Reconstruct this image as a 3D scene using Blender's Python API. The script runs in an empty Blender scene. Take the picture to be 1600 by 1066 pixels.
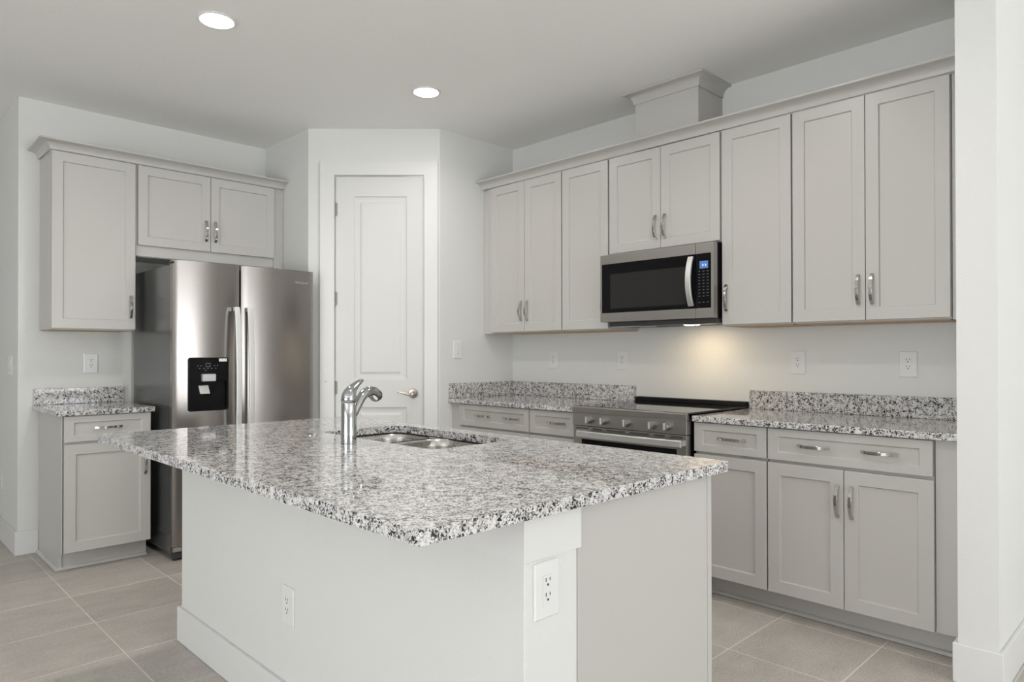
import bpy, math, random
from mathutils import Matrix, Vector

random.seed(7)
SC = bpy.context.scene
COL = SC.collection
R = math.radians
PI = math.pi

# ------------------------------------------------------------------ camera
CAM_F, CAM_YAW, CAM_PITCH, CAM_ROLL, CAM_H, CAM_SHIFT = 1076.403, 0.792, 0.00628, -0.00124, 1.22552, 13.354
fw = Vector((math.cos(CAM_YAW) * math.cos(CAM_PITCH), math.sin(CAM_YAW) * math.cos(CAM_PITCH), math.sin(CAM_PITCH)))
rt = Vector((math.sin(CAM_YAW), -math.cos(CAM_YAW), 0))
up = rt.cross(fw)
rt2 = rt * math.cos(CAM_ROLL) + up * math.sin(CAM_ROLL)
up2 = up * math.cos(CAM_ROLL) - rt * math.sin(CAM_ROLL)
cd = bpy.data.cameras.new('camera')
cam = bpy.data.objects.new('camera', cd)
COL.objects.link(cam)
cam.matrix_world = Matrix(((rt2.x, up2.x, -fw.x, 0), (rt2.y, up2.y, -fw.y, 0), (rt2.z, up2.z, -fw.z, CAM_H), (0, 0, 0, 1)))
cd.sensor_width = 36.0
cd.lens = CAM_F / 1600 * 36
cd.shift_y = CAM_SHIFT / 1600
cd.clip_start = 0.05
SC.camera = cam

# ------------------------------------------------------------------ world, daylight, exposure
SC.view_settings.view_transform = 'Standard'
SC.view_settings.look = 'None'
SC.view_settings.gamma = 1.0
SC.view_settings.use_curve_mapping = False
SC.view_settings.exposure = 0.02
wd = bpy.data.worlds.new('world')
SC.world = wd
wd.use_nodes = True
wd.node_tree.nodes['Background'].inputs[0].default_value = (0.94, 0.97, 1.0, 1)
wd.node_tree.nodes['Background'].inputs[1].default_value = 3.5

# room dimensions (metres), origin on the floor below the camera
XR, YL, ZC = 3.7557, 5.118, 2.808      # right wall, left wall, ceiling
XH = 0.808                              # hallway wall face
RX0, RX1, RY0, RY1 = -4.2, 5.6, -5.0, 7.2
XS, YS0, YS1 = 3.0, 0.539, 0.668        # end of the near stub wall


def area(name, loc, rot, sx, sy, power, color):
    d = bpy.data.lights.new(name, 'AREA')
    d.shape = 'RECTANGLE'
    d.size, d.size_y = sx, sy
    d.energy = power
    d.color = color
    o = bpy.data.objects.new(name, d)
    o.location = loc
    o.rotation_euler = rot
    COL.objects.link(o)
    return o


# daylight entering through the two big openings behind the camera
# (area lamps aimed steeply up, a tilt added to brighten the ceiling)
area('daylight_back_window', (1.8, RY0 + 0.02, 0.95), (R(90 + 62), 0, 0), 3.6, 1.9, 138, (1.0, 0.995, 0.985))
area('daylight_side_window', (RX0 + 0.02, 0.6, 0.95), (R(90 + 62), 0, R(-90)), 3.8, 1.9, 114, (1.0, 0.995, 0.985))


# ------------------------------------------------------------------ materials
def new_mat(name):
    m = bpy.data.materials.new(name)
    m.use_nodes = True
    nt = m.node_tree
    b = nt.nodes['Principled BSDF']
    return m, nt, b


def N(nt, typ, **kw):
    n = nt.nodes.new(typ)
    for k, v in kw.items():
        setattr(n, k, v)
    return n


def simple(name, color, rough=0.5, metal=0.0, spec=0.5, bump=None, coat=0.0, vary=0.0):
    """Principled with a little noise in colour and an optional noise bump (scale, strength, distance)."""
    m, nt, b = new_mat(name)
    b.inputs['Base Color'].default_value = (*color, 1)
    b.inputs['Roughness'].default_value = rough
    b.inputs['Metallic'].default_value = metal
    b.inputs['Specular IOR Level'].default_value = spec
    b.inputs['Coat Weight'].default_value = coat
    tc = N(nt, 'ShaderNodeTexCoord')
    if vary:
        n = N(nt, 'ShaderNodeTexNoise')
        n.inputs['Scale'].default_value = 3.0
        n.inputs['Detail'].default_value = 3
        nt.links.new(tc.outputs['Object'], n.inputs['Vector'])
        mx = N(nt, 'ShaderNodeMix', data_type='RGBA')
        mx.inputs[6].default_value = (*[c * (1 - vary) for c in color], 1)
        mx.inputs[7].default_value = (*[min(1, c * (1 + vary)) for c in color], 1)
        nt.links.new(n.outputs['Fac'], mx.inputs[0])
        nt.links.new(mx.outputs[2], b.inputs['Base Color'])
    if bump:
        n = N(nt, 'ShaderNodeTexNoise')
        n.inputs['Scale'].default_value = bump[0]
        n.inputs['Detail'].default_value = 2
        nt.links.new(tc.outputs['Object'], n.inputs['Vector'])
        bp = N(nt, 'ShaderNodeBump')
        bp.inputs['Strength'].default_value = bump[1]
        bp.inputs['Distance'].default_value = bump[2]
        nt.links.new(n.outputs['Fac'], bp.inputs['Height'])
        nt.links.new(bp.outputs['Normal'], b.inputs['Normal'])
    return m


def emis(name, color, strength):
    m, nt, b = new_mat(name)
    b.inputs['Base Color'].default_value = (*color, 1)
    b.inputs['Emission Color'].default_value = (*color, 1)
    b.inputs['Emission Strength'].default_value = strength
    return m


def granite_mat():
    m, nt, b = new_mat('speckled_granite')
    L = nt.links.new
    tc = N(nt, 'ShaderNodeTexCoord')
    nz = N(nt, 'ShaderNodeTexNoise')
    nz.inputs['Scale'].default_value = 70
    nz.inputs['Detail'].default_value = 2
    L(tc.outputs['Object'], nz.inputs['Vector'])
    mixv = N(nt, 'ShaderNodeMix', data_type='RGBA', blend_type='LINEAR_LIGHT')
    mixv.inputs[0].default_value = 0.006
    L(tc.outputs['Object'], mixv.inputs[6])
    L(nz.outputs['Color'], mixv.inputs[7])

    def vor(scale):
        v = N(nt, 'ShaderNodeTexVoronoi')
        v.inputs['Scale'].default_value = scale
        L(mixv.outputs[2], v.inputs['Vector'])
        s = N(nt, 'ShaderNodeSeparateColor')
        L(v.outputs['Color'], s.inputs[0])
        return s
    fine, mid, big = vor(400), vor(270), vor(205)
    # clusters: slow noise shifts the chance of dark grains
    cl = N(nt, 'ShaderNodeTexNoise')
    cl.inputs['Scale'].default_value = 45
    cl.inputs['Detail'].default_value = 3
    L(tc.outputs['Object'], cl.inputs['Vector'])
    sh = N(nt, 'ShaderNodeMath', operation='MULTIPLY_ADD')
    L(cl.outputs['Fac'], sh.inputs[0])
    sh.inputs[1].default_value = 1.0
    sh.inputs[2].default_value = -0.5

    def ramp(src, stops, shift=True):
        a = N(nt, 'ShaderNodeMath', operation='ADD')
        L(src, a.inputs[0])
        if shift:
            L(sh.outputs[0], a.inputs[1])
        else:
            a.inputs[1].default_value = 0
        r = N(nt, 'ShaderNodeValToRGB')
        r.color_ramp.interpolation = 'CONSTANT'
        els = r.color_ramp.elements
        while len(els) > 1:
            els.remove(els[-1])
        els[0].position, els[0].color = stops[0][0], (*stops[0][1], 1)
        for pos, c in stops[1:]:
            e = els.new(pos)
            e.color = (*c, 1)
        L(a.outputs[0], r.inputs[0])
        return r
    base = ramp(mid.outputs[0], [(0, (.47, .465, .465)), (.30, (.62, .61, .605)), (.62, (.74, .73, .725))])
    dark = ramp(big.outputs[1], [(0, (.03, .032, .04)), (.115, (.25, .25, .255)), (.20, (1, 1, 1))])
    dark2 = ramp(fine.outputs[2], [(0, (.06, .06, .07)), (.08, (.45, .45, .46)), (.20, (1, 1, 1))])
    m1 = N(nt, 'ShaderNodeMix', data_type='RGBA', blend_type='MULTIPLY')
    m1.inputs[0].default_value = 1
    L(base.outputs[0], m1.inputs[6])
    L(dark.outputs[0], m1.inputs[7])
    mx = N(nt, 'ShaderNodeMix', data_type='RGBA', blend_type='MULTIPLY')
    mx.inputs[0].default_value = 1
    L(m1.outputs[2], mx.inputs[6])
    L(dark2.outputs[0], mx.inputs[7])
    L(mx.outputs[2], b.inputs['Base Color'])
    b.inputs['Roughness'].default_value = 0.06
    b.inputs['Specular IOR Level'].default_value = 0.75
    return m


def steel_mat(name, color, rough, axis='X', streak=0.02):
    """brushed metal: fine noise stretched along the brushing direction."""
    m, nt, b = new_mat(name)
    L = nt.links.new
    tc = N(nt, 'ShaderNodeTexCoord')
    mp = N(nt, 'ShaderNodeMapping')
    sc = {'X': (2, 400, 400), 'Z': (400, 400, 2), 'Y': (400, 2, 400)}[axis]
    mp.inputs['Scale'].default_value = sc
    L(tc.outputs['Object'], mp.inputs['Vector'])
    n = N(nt, 'ShaderNodeTexNoise')
    n.inputs['Scale'].default_value = 1.0
    n.inputs['Detail'].default_value = 2
    L(mp.outputs[0], n.inputs['Vector'])
    mr = N(nt, 'ShaderNodeMapRange')
    mr.inputs['To Min'].default_value = rough - streak
    mr.inputs['To Max'].default_value = rough + streak
    L(n.outputs['Fac'], mr.inputs['Value'])
    L(mr.outputs[0], b.inputs['Roughness'])
    b.inputs['Base Color'].default_value = (*color, 1)
    b.inputs['Metallic'].default_value = 1.0
    return m


def tile_mat():
    m, nt, b = new_mat('stone_look_floor_tile')
    L = nt.links.new
    tc = N(nt, 'ShaderNodeTexCoord')
    geo = N(nt, 'ShaderNodeNewGeometry')
    n1 = N(nt, 'ShaderNodeTexNoise')
    n1.inputs['Scale'].default_value = 5
    n1.inputs['Detail'].default_value = 8
    n1.inputs['Roughness'].default_value = 0.62
    mp = N(nt, 'ShaderNodeMapping')
    mp.inputs['Scale'].default_value = (1.0, 2.2, 1.0)
    L(tc.outputs['Object'], mp.inputs['Vector'])
    L(mp.outputs[0], n1.inputs['Vector'])
    n2 = N(nt, 'ShaderNodeTexNoise')
    n2.inputs['Scale'].default_value = 75
    n2.inputs['Detail'].default_value = 5
    L(mp.outputs[0], n2.inputs['Vector'])
    a = N(nt, 'ShaderNodeMath', operation='MULTIPLY_ADD')
    L(n1.outputs['Fac'], a.inputs[0])
    a.inputs[1].default_value = 0.5
    s2 = N(nt, 'ShaderNodeMath', operation='MULTIPLY_ADD')
    L(n2.outputs['Fac'], s2.inputs[0])
    s2.inputs[1].default_value = 0.78
    s3 = N(nt, 'ShaderNodeMath', operation='MULTIPLY_ADD')
    L(geo.outputs['Random Per Island'], s3.inputs[0])
    s3.inputs[1].default_value = 0.12
    s3.inputs[2].default_value = -0.20
    L(s3.outputs[0], s2.inputs[2])
    L(s2.outputs[0], a.inputs[2])
    r = N(nt, 'ShaderNodeValToRGB')
    e = r.color_ramp.elements
    e[0].position, e[0].color = 0.28, (.35, .318, .288, 1)
    e[1].position, e[1].color = 0.72, (.575, .54, .50, 1)
    L(a.outputs[0], r.inputs[0])
    L(r.outputs[0], b.inputs['Base Color'])
    b.inputs['Roughness'].default_value = 0.42
    return m


M = {
    'wall': simple('white_wall_paint', (.72, .73, .712), .62, bump=(190, .28, .004)),
    'ceiling': simple('ceiling_paint', (.92, .92, .90), .75, bump=(55, .16, .006)),
    'trim': simple('white_semigloss_trim', (.73, .735, .725), .35, vary=.01),
    'door': simple('white_door_paint', (.665, .67, .658), .38, vary=.01),
    'cab': simple('light_grey_cabinet_paint', (.525, .515, .495), .36, vary=.012),
    'cabin': simple('cabinet_inner_shadow', (.30, .295, .28), .6),
    'ply': simple('birch_plywood', (.50, .36, .22), .55, vary=.12),
    'granite': granite_mat(),
    'steel': steel_mat('brushed_stainless', (.36, .337, .322), .25, 'X'),
    'steelh': steel_mat('brushed_stainless_horizontal', (.40, .382, .366), .36, 'X'),
    'handle_steel': steel_mat('satin_handle_steel', (.72, .73, .725), .44, 'Z'),
    'sink_steel': steel_mat('sink_stainless', (.52, .505, .485), .27, 'Z'),
    'chrome': simple('polished_chrome', (.50, .515, .53), .07, metal=1.0),
    'nickel': simple('polished_nickel', (.55, .535, .51), .15, metal=1.0),
    'brnickel': simple('brushed_nickel', (.55, .50, .45), .25, metal=1.0),
    'fridge_side': simple('grey_painted_steel', (.13, .133, .13), .20, metal=.35, spec=.6, bump=(600, .03, .001)),
    'black': simple('black_plastic', (.006, .006, .007), .3, spec=.10),
    'glass': simple('black_glass', (.007, .007, .008), .05, spec=.16),
    'ceran': simple('black_ceramic_glass', (.010, .010, .011), .04, spec=.5),
    'window': simple('tinted_oven_window', (.030, .028, .027), .10, spec=.16),
    'dark': simple('dark_grey_plastic', (.05, .05, .05), .5),
    'rubber': simple('black_rubber', (.02, .02, .02), .7),
    'plate': simple('white_device_plastic', (.76, .765, .765), .3),
    'hinge': simple('satin_hinge_metal', (.34, .335, .32), .5, metal=.7),
    'slot': simple('socket_slot', (.05, .05, .05), .6),
    'grout': simple('pale_grout', (.72, .69, .65), .8, bump=(300, .1, .001)),
    'tile': tile_mat(),
    'lens': emis('lit_downlight_lens', (1.0, .97, .93), 40),
    'warm': emis('warm_lamp_lens', (1.0, .76, .48), 105),
    'lens_off': simple('frosted_lens', (.6, .56, .5), .3),
    'blue': emis('blue_display', (.10, .19, .50), .18),
    'digit': emis('display_digit', (.45, .62, 1.0), .9),
    'icon': simple('grey_print', (.15, .15, .155), .5),
    'logo': simple('silver_badge', (.48, .47, .46), .45, metal=.6),
    'sticker': simple('white_sticker', (.75, .75, .76), .45),
    'silver': simple('silver_plastic', (.55, .55, .56), .3, metal=.6),
    'caulk': simple('dark_caulk', (.02, .02, .02), .6),
}


# ------------------------------------------------------------------ mesh helpers
class MB:
    def __init__(self, T=None):
        self.v, self.f, self.T = [], [], T or Matrix.Identity(4)

    def add(self, verts, faces):
        b = len(self.v)
        self.v += [Vector(p) for p in verts]
        self.f += [tuple(i + b for i in f) for f in faces]
        return self

    def box(self, x0, x1, y0, y1, z0, z1):
        x0, x1 = min(x0, x1), max(x0, x1)
        y0, y1 = min(y0, y1), max(y0, y1)
        z0, z1 = min(z0, z1), max(z0, z1)
        return self.add([(x0, y0, z0), (x1, y0, z0), (x1, y1, z0), (x0, y1, z0), (x0, y0, z1), (x1, y0, z1), (x1, y1, z1), (x0, y1, z1)],
                        [(0, 3, 2, 1), (4, 5, 6, 7), (0, 1, 5, 4), (1, 2, 6, 5), (2, 3, 7, 6), (3, 0, 4, 7)])

    def prism(self, poly, z0, z1):
        """extrude a ccw xy polygon"""
        n = len(poly)
        vs = [(x, y, z0) for x, y in poly] + [(x, y, z1) for x, y in poly]
        fs = [tuple(range(n - 1, -1, -1)), tuple(range(n, 2 * n))]
        fs += [(i, (i + 1) % n, n + (i + 1) % n, n + i) for i in range(n)]
        return self.add(vs, fs)

    def loops(self, rings, cap0=True, cap1=True, closed=True):
        """skin a list of equal-length rings"""
        n = len(rings[0])
        vs = [p for r in rings for p in r]
        fs = []
        for k in range(len(rings) - 1):
            for i in range(n if closed else n - 1):
                j = (i + 1) % n
                fs.append((k * n + i, k * n + j, (k + 1) * n + j, (k + 1) * n + i))
        if cap0:
            fs.append(tuple(range(n - 1, -1, -1)))
        if cap1:
            fs.append(tuple((len(rings) - 1) * n + i for i in range(n)))
        return self.add(vs, fs)

    def lathe(self, prof, origin=(0, 0, 0), axis='Z', n=28, cap0=True, cap1=True):
        """prof: list of (radius, height) along the axis"""
        o = Vector(origin)
        rings = []
        for r, h in prof:
            ring = []
            for i in range(n):
                a = 2 * PI * i / n
                c, s = r * math.cos(a), r * math.sin(a)
                ring.append(o + (Vector((c, s, h)) if axis == 'Z' else Vector((h, c, s)) if axis == 'X' else Vector((s, h, c))))
            rings.append(ring)
        return self.loops(rings, cap0, cap1)

    def sweep(self, path, section, upv=(0, 0, 1), scales=None):
        """sweep a closed 2-D section (side, up) along a 3-D path"""
        path = [Vector(p) for p in path]
        rings = []
        for i, p in enumerate(path):
            t = (path[min(i + 1, len(path) - 1)] - path[max(i - 1, 0)]).normalized()
            s = t.cross(Vector(upv)).normalized()
            u = s.cross(t)
            k = scales[i] if scales else (1, 1)
            rings.append([p + s * a * k[0] + u * b * k[1] for a, b in section])
        return self.loops(rings)

    def build(self, name, mat, root=None, bevel=0.0, smooth=None, parent=None, seg=2):
        me = bpy.data.meshes.new(name)
        Mi = MATS[root.name].inverted() if root else Matrix.Identity(4)
        A = Mi @ self.T
        me.from_pydata([A @ p for p in self.v], [], self.f)
        me.materials.append(mat)
        me.validate()
        import bmesh
        bm = bmesh.new()
        bm.from_mesh(me)
        bmesh.ops.recalc_face_normals(bm, faces=bm.faces[:])
        bm.to_mesh(me)
        bm.free()
        o = bpy.data.objects.new(name, me)
        COL.objects.link(o)
        if parent or root:
            o.parent = parent or root
        if bevel or smooth:
            for p in me.polygons:
                p.use_smooth = True
            me.set_sharp_from_angle(angle=R(smooth or 30))
        if bevel:
            md = o.modifiers.new('bevel', 'BEVEL')
            md.width = bevel
            md.segments = seg
            md.limit_method = 'ANGLE'
            md.angle_limit = R(40)
            md.harden_normals = True
        return o


MATS = {}


def tag(o, label, cat, group=None):
    o['label'] = label
    o['category'] = cat
    if group:
        o['group'] = group
    return o


def root(name, label, cat, loc, rz=0.0, group=None):
    o = bpy.data.objects.new(name, None)
    o.empty_display_size = 0.1
    COL.objects.link(o)
    o.location = loc
    o.rotation_euler = (0, 0, rz)
    MATS[o.name] = Matrix.Translation(loc) @ Matrix.Rotation(rz, 4, 'Z')
    return tag(o, label, cat, group)


def struct(o):
    o['kind'] = 'structure'
    return o


def circle(r, n=16, sx=1.0, sy=1.0):
    return [(r * sx * math.cos(2 * PI * i / n), r * sy * math.sin(2 * PI * i / n)) for i in range(n)]


def rrect(x0, x1, y0, y1, r, n=6):
    """rounded rectangle, ccw"""
    rs = r if isinstance(r, (list, tuple)) else [r] * 4
    pts = []
    for (cx, cy, a0, q) in ((x1 - rs[0], y1 - rs[0], 0, rs[0]), (x0 + rs[1], y1 - rs[1], 90, rs[1]), (x0 + rs[2], y0 + rs[2], 180, rs[2]), (x1 - rs[3], y0 + rs[3], 270, rs[3])):
        for k in range(n + 1):
            a = R(a0 + 90 * k / n)
            pts.append((cx + q * math.cos(a), cy + q * math.sin(a)))
    return pts


def wall_frame(origin, rz):
    """local x to the viewer's right, -y out of the wall, z up"""
    return Matrix.Translation(origin) @ Matrix.Rotation(rz, 4, 'Z')


FR = wall_frame((XR, 0, 0), R(-90))     # right wall: local x = -worldY
FL = wall_frame((0, YL, 0), 0)          # left wall:  local x = worldX
RZR = R(-90)

# ------------------------------------------------------------------ the room
PA, PB = Vector((2.375, 4.44, 0)), Vector((3.035, 3.795, 0))    # ends of the diagonal pantry wall
PT = (PB - PA).normalized()
PANG = math.atan2(PT.y, PT.x)
PLEN = (PB - PA).length
FP = wall_frame(PA, PANG)

GX = [0.86 - .4525 * k for k in range(12, 0, -1)] + [.86, 1.322, 1.765, 2.208, 2.652, 3.118] + [3.118 + .4525 * k for k in range(1, 7)]
GY = [4.503, 4.05, 3.587, 3.131, 2.69, 2.262, 1.836, 1.41, .97]
GY = [4.503 + .4525 * k for k in range(6, 0, -1)] + GY + [.97 - .4525 * k for k in range(1, 14)]
GY.sort()
fl = MB()
fl.box(RX0 - .2, RX1 + .2, RY0 - .2, RY1 + .2, -.10, -.0012)
floor = struct(fl.build('floor', M['grout']))
ti = MB()
g = .0022
for i in range(len(GX) - 1):
    for j in range(len(GY) - 1):
        if GX[i + 1] > RX0 and GX[i] < RX1 and GY[j + 1] > RY0 and GY[j] < RY1:
            x0, x1, y0, y1 = GX[i] + g, GX[i + 1] - g, GY[j] + g, GY[j + 1] - g
            e = .0012
            ti.loops([[(x0, y0, -.004), (x1, y0, -.004), (x1, y1, -.004), (x0, y1, -.004)],
                      [(x0, y0, -e), (x1, y0, -e), (x1, y1, -e), (x0, y1, -e)],
                      [(x0 + e, y0 + e, 0), (x1 - e, y0 + e, 0), (x1 - e, y1 - e, 0), (x0 + e, y1 - e, 0)]])
tiles = ti.build('floor_tiles', M['tile'])
tiles.parent = floor

struct(MB().box(RX0 - .2, RX1 + .2, RY0 - .2, RY1 + .2, ZC, ZC + .12).build('ceiling', M['ceiling']))
W = M['wall']
struct(MB().box(XR, XR + .12, YS1, 3.795, 0, ZC).build('wall_right', W))
struct(MB().box(XH, XR, YL, YL + .12, 0, ZC).build('wall_left', W))
struct(MB().box(XH, XH + .12, YL + .12, RY1, 0, ZC).build('wall_hall', W))
struct(MB().box(XS, RX1, YS0, YS1, 0, ZC).build('wall_stub', W))
struct(MB().box(2.375, 2.475, 4.44, YL, 0, ZC).build('wall_pantry_left', W))
struct(MB().box(3.035, XR + .12, 3.795, 3.895, 0, ZC).build('wall_pantry_right', W))
D0, D1, DH = .185, .814, 2.480          # pantry door opening along the diagonal
dw = MB(FP)
dw.box(0, D0 - .016, 0, .1, 0, ZC).box(D1 + .016, PLEN, 0, .1, 0, ZC).box(D0 - .016, D1 + .016, 0, .1, DH + .016, ZC)
struct(dw.build('wall_pantry_front', W))
# the great room behind the camera
struct(MB().box(RX1, RX1 + .12, RY0, YS0, 0, ZC).build('wall_far_right', W))
struct(MB().box(RX0 - .12, XH, RY1, RY1 + .12, 0, ZC).build('wall_hall_end', W))
struct(MB().box(RX0, -.1, RY0 - .12, RY0, 0, ZC).box(3.7, RX1, RY0 - .12, RY0, 0, ZC).box(-.1, 3.7, RY0 - .12, RY0, 2.4, ZC).box(-.1, 3.7, RY0 - .12, RY0, 0, .1).build('wall_back', W))
struct(MB().box(RX0 - .12, RX0, RY0, -1.3, 0, ZC).box(RX0 - .12, RX0, 2.5, RY1, 0, ZC).box(RX0 - .12, RX0, -1.3, 2.5, 2.4, ZC).box(RX0 - .12, RX0, -1.3, 2.5, 0, .1).build('wall_side', W))
wf = MB()
for x in (-.1, 1.16, 2.40, 3.65):
    wf.box(x, x + .05, RY0 - .04, RY0 + .01, .1, 2.4)
for z in (.1, 2.34):
    wf.box(-.1, 3.7, RY0 - .04, RY0 + .01, z, z + .06)
struct(wf.build('window_1', M['trim']))
wf = MB()
for y in (-1.3, -.05, 1.2, 2.45):
    wf.box(RX0 - .04, RX0 + .01, y, y + .05, .1, 2.4)
for z in (.1, 2.34):
    wf.box(RX0 - .04, RX0 + .01, -1.3, 2.5, z, z + .06)
struct(wf.build('window_2', M['trim']))

BH, BT = .145, .015                     # baseboard height, thickness
T = M['trim']
struct(MB().box(XH - BT, .914, YL - BT, YL, 0, BH).build('baseboard_left', T, bevel=.003))
struct(MB().box(XH - BT, XH, YL, RY1, 0, BH).build('baseboard_hall', T, bevel=.003))
struct(MB().box(XS - BT, XS, YS0 - BT, YS1 + BT, 0, BH).box(XS, RX1, YS0 - BT, YS0, 0, BH).box(XS, 3.10, YS1, YS1 + BT, 0, BH).build('baseboard_stub', T, bevel=.003))
bb = MB(FP)
bb.box(0, .085, -BT, 0, 0, BH).box(.915, PLEN, -BT, 0, 0, BH)
struct(bb.build('baseboard_pantry', T, bevel=.003))

# pantry door and its casing
cs = MB(FP)
CT = .018
cs.box(.087, D0, -CT, 0, 0, DH + .092).box(D1, .908, -CT, 0, 0, DH + .092).box(D0, D1, -CT, 0, DH, DH + .092)
cs.box(D0 - .016, D0, 0, .1, 0, DH).box(D1, D1 + .016, 0, .1, 0, DH).box(D0 - .016, D1 + .016, 0, .1, DH, DH + .016)
struct(cs.build('trim_1', T))


def molded_door(T_, x0, x1, z0, z1, yf, th, panels):
    """slab door whose front carries recessed, raised-field panels"""
    mb = MB(T_)
    xs = [x0, panels[0][0], panels[0][1], x1]
    zs = sorted({z0, z1} | {p[2] for p in panels} | {p[3] for p in panels})
    holes = {(p[2], p[3]) for p in panels}
    for i in range(3):
        for j in range(len(zs) - 1):
            if i == 1 and (zs[j], zs[j + 1]) in holes:
                a, b_, c, d = xs[1], xs[2], zs[j], zs[j + 1]
                rings = []
                for ins, dep in ((0, 0), (.006, .007), (.022, .011), (.040, .011), (.050, .006), (.058, .004)):
                    rings.append([(a + ins, yf + dep, c + ins), (b_ - ins, yf + dep, c + ins), (b_ - ins, yf + dep, d - ins), (a + ins, yf + dep, d - ins)])
                mb.loops(rings, cap0=False)
            else:
                mb.add([(xs[i], yf, zs[j]), (xs[i + 1], yf, zs[j]), (xs[i + 1], yf, zs[j + 1]), (xs[i], yf, zs[j + 1])], [(0, 1, 2, 3)])
    y2 = yf + th
    mb.add([(x0, yf, z0), (x1, yf, z0), (x1, yf, z1), (x0, yf, z1), (x0, y2, z0), (x1, y2, z0), (x1, y2, z1), (x0, y2, z1)],
           [(4, 7, 6, 5), (0, 4, 5, 1), (1, 5, 6, 2), (2, 6, 7, 3), (3, 7, 4, 0)])
    return mb


dr = root('door_1', 'white two-panel pantry door on the diagonal corner wall', 'door', tuple(PA), PANG)
struct(dr)
molded_door(FP, D0 + .006, D1 - .006, .012, DH - .009, .008, .035, [(.318, .690, .24, .852), (.318, .690, 1.045, 2.335)]).build('door_slab', M['door'], dr)
for z in (2.243, 1.616, .990, .32):
    h = MB(FP)
    h.lathe([(.0075, z - .048), (.0075, z + .048)], (D0 + .001, -.002, 0), n=12)
    h.box(D0 - .003, D0 + .018, .004, .010, z - .045, z + .045)
    h.build('hinge', M['hinge'], dr, smooth=35)
ds = MB(FP)
ds.lathe([(.004, -.05), (.004, 0)], (D0 - .005, -.012, 1.035), axis='X', n=8)
ds.lathe([(.007, -.056), (.007, -.048)], (D0 - .005, -.012, 1.035), axis='X', n=10)
ds.build('door_stop', M['brnickel'], dr, smooth=35)
hz = .949
dh = MB(FP)
dh.lathe([(.035, .008), (.035, .002), (.030, -.006), (.014, -.008), (.013, -.030), (.0155, -.034), (.0155, -.05), (.010, -.056)], (.735, 0, hz), axis='Y', n=28)
dh.build('door_handle', M['brnickel'], dr, smooth=35)
lv = MB(FP)
lv.sweep([(.737, -.046, hz - .002), (.715, -.048, hz - .006), (.69, -.048, hz - .002), (.665, -.047, hz + .007), (.645, -.046, hz + .012), (.628, -.044, hz + .011)],
         circle(.0075, 10, 1, .62), upv=(0, -1, 0), scales=[(1.2, 1.2), (1.1, 1), (1, 1), (.95, .9), (.85, .8), (.6, .6)])
lv.build('lever', M['brnickel'], dr, smooth=50)
MB(FP).box(D1 - .005, D1 - .0012, .004, .03, hz - .03, hz + .03).build('latch_plate', M['brnickel'], dr)


# ------------------------------------------------------------------ cabinet kit
def shaker(T_, x0, x1, z0, z1, yf, st=.057, rl=None, th=.02, rec=.009):
    rl = rl or st
    b = .0035
    mb = MB(T_)
    a = [(x0, yf, z0), (x1, yf, z0), (x1, yf, z1), (x0, yf, z1)]
    i1 = [(x0 + st, yf, z0 + rl), (x1 - st, yf, z0 + rl), (x1 - st, yf, z1 - rl), (x0 + st, yf, z1 - rl)]
    i2 = [(x0 + st + b, yf + rec, z0 + rl + b), (x1 - st - b, yf + rec, z0 + rl + b), (x1 - st - b, yf + rec, z1 - rl - b), (x0 + st + b, yf + rec, z1 - rl - b)]
    k = [(x0, yf + th, z0), (x1, yf + th, z0), (x1, yf + th, z1), (x0, yf + th, z1)]
    return mb.loops([k, a, i1, i2])


def pull(T_, x, z, yf, vertical=True, L=.142):
    """arched flat-bar pull standing off the door face at y = yf"""
    mb = MB(T_)
    w, n = .0072, 18
    path, sc = [], []
    for i in range(n + 1):
        t = -1 + 2 * i / n
        off = .007 + .024 * (1 - abs(t) ** 2.2)
        along = t * L / 2
        path.append((x, yf - off, z + along) if vertical else (x + along, yf - off, z))
    mb.sweep(path, [(-w, -.0026), (w, -.0026), (w, .0026), (-w, .0026)], upv=(0, -1, 0))
    for s in (-1, 1):
        a, b_ = s * L / 2, s * (L / 2 - .013)
        if vertical:
            mb.box(x - w, x + w, yf - .0105, yf, z + a, z + b_)
        else:
            mb.box(x + a, x + b_, yf - .0105, yf, z - w, z + w)
    return mb


def add_pull(T_, x, z, yf, rt_, par, vertical=True):
    return pull(T_, x, z, yf, vertical).build('pull_handle', M['nickel'], rt_, bevel=.0012, parent=par)


UZ0, UZ1 = 1.372, 2.442


def upper(T_, rz, label, x0, x1, doors, pulls, under='ply', zb=UZ0, zt=UZ1, frame=None, dz0=None, dz1=2.434, fill_l=0, fill_r=0, depth=.305):
    """wall cabinet: x range of the box, door list [(x0,x1)], pulls [(door index, x, z)]"""
    org = T_ @ Vector((x0 - fill_l, 0, zb))
    c = root('wall_cabinet', label, 'cabinet', tuple(org), rz, 'grey shaker wall cabinets')
    bx = MB(T_)
    bx.box(x0 + .003, x1 - .003, -depth, -.002, zb + .004, zt)
    bx.build('cabinet_box', M['cab'], c, bevel=.0012)
    MB(T_).box(x0 + .012, x1 - .012, -depth + .014, -.004, zb, zb + .004).build('bottom_panel', M[under], c)
    if fill_l:
        MB(T_).box(x0 - fill_l, x0, -depth, -depth + .02, zb, zt).build('filler_strip', M['cab'], c, bevel=.001)
    if fill_r:
        MB(T_).box(x1, x1 + fill_r, -depth, -depth + .02, zb, zt).build('filler_strip', M['cab'], c, bevel=.001)
    z0 = dz0 if dz0 is not None else 1.382
    ds_ = []
    for (a, b_) in doors:
        ds_.append(shaker(T_, a, b_, z0, dz1, -depth - .021).build('door', M['cab'], c, bevel=.0018))
    for i, px, pz in pulls:
        add_pull(T_, px, pz, -depth - .021, c, ds_[i])
    return c


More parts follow.
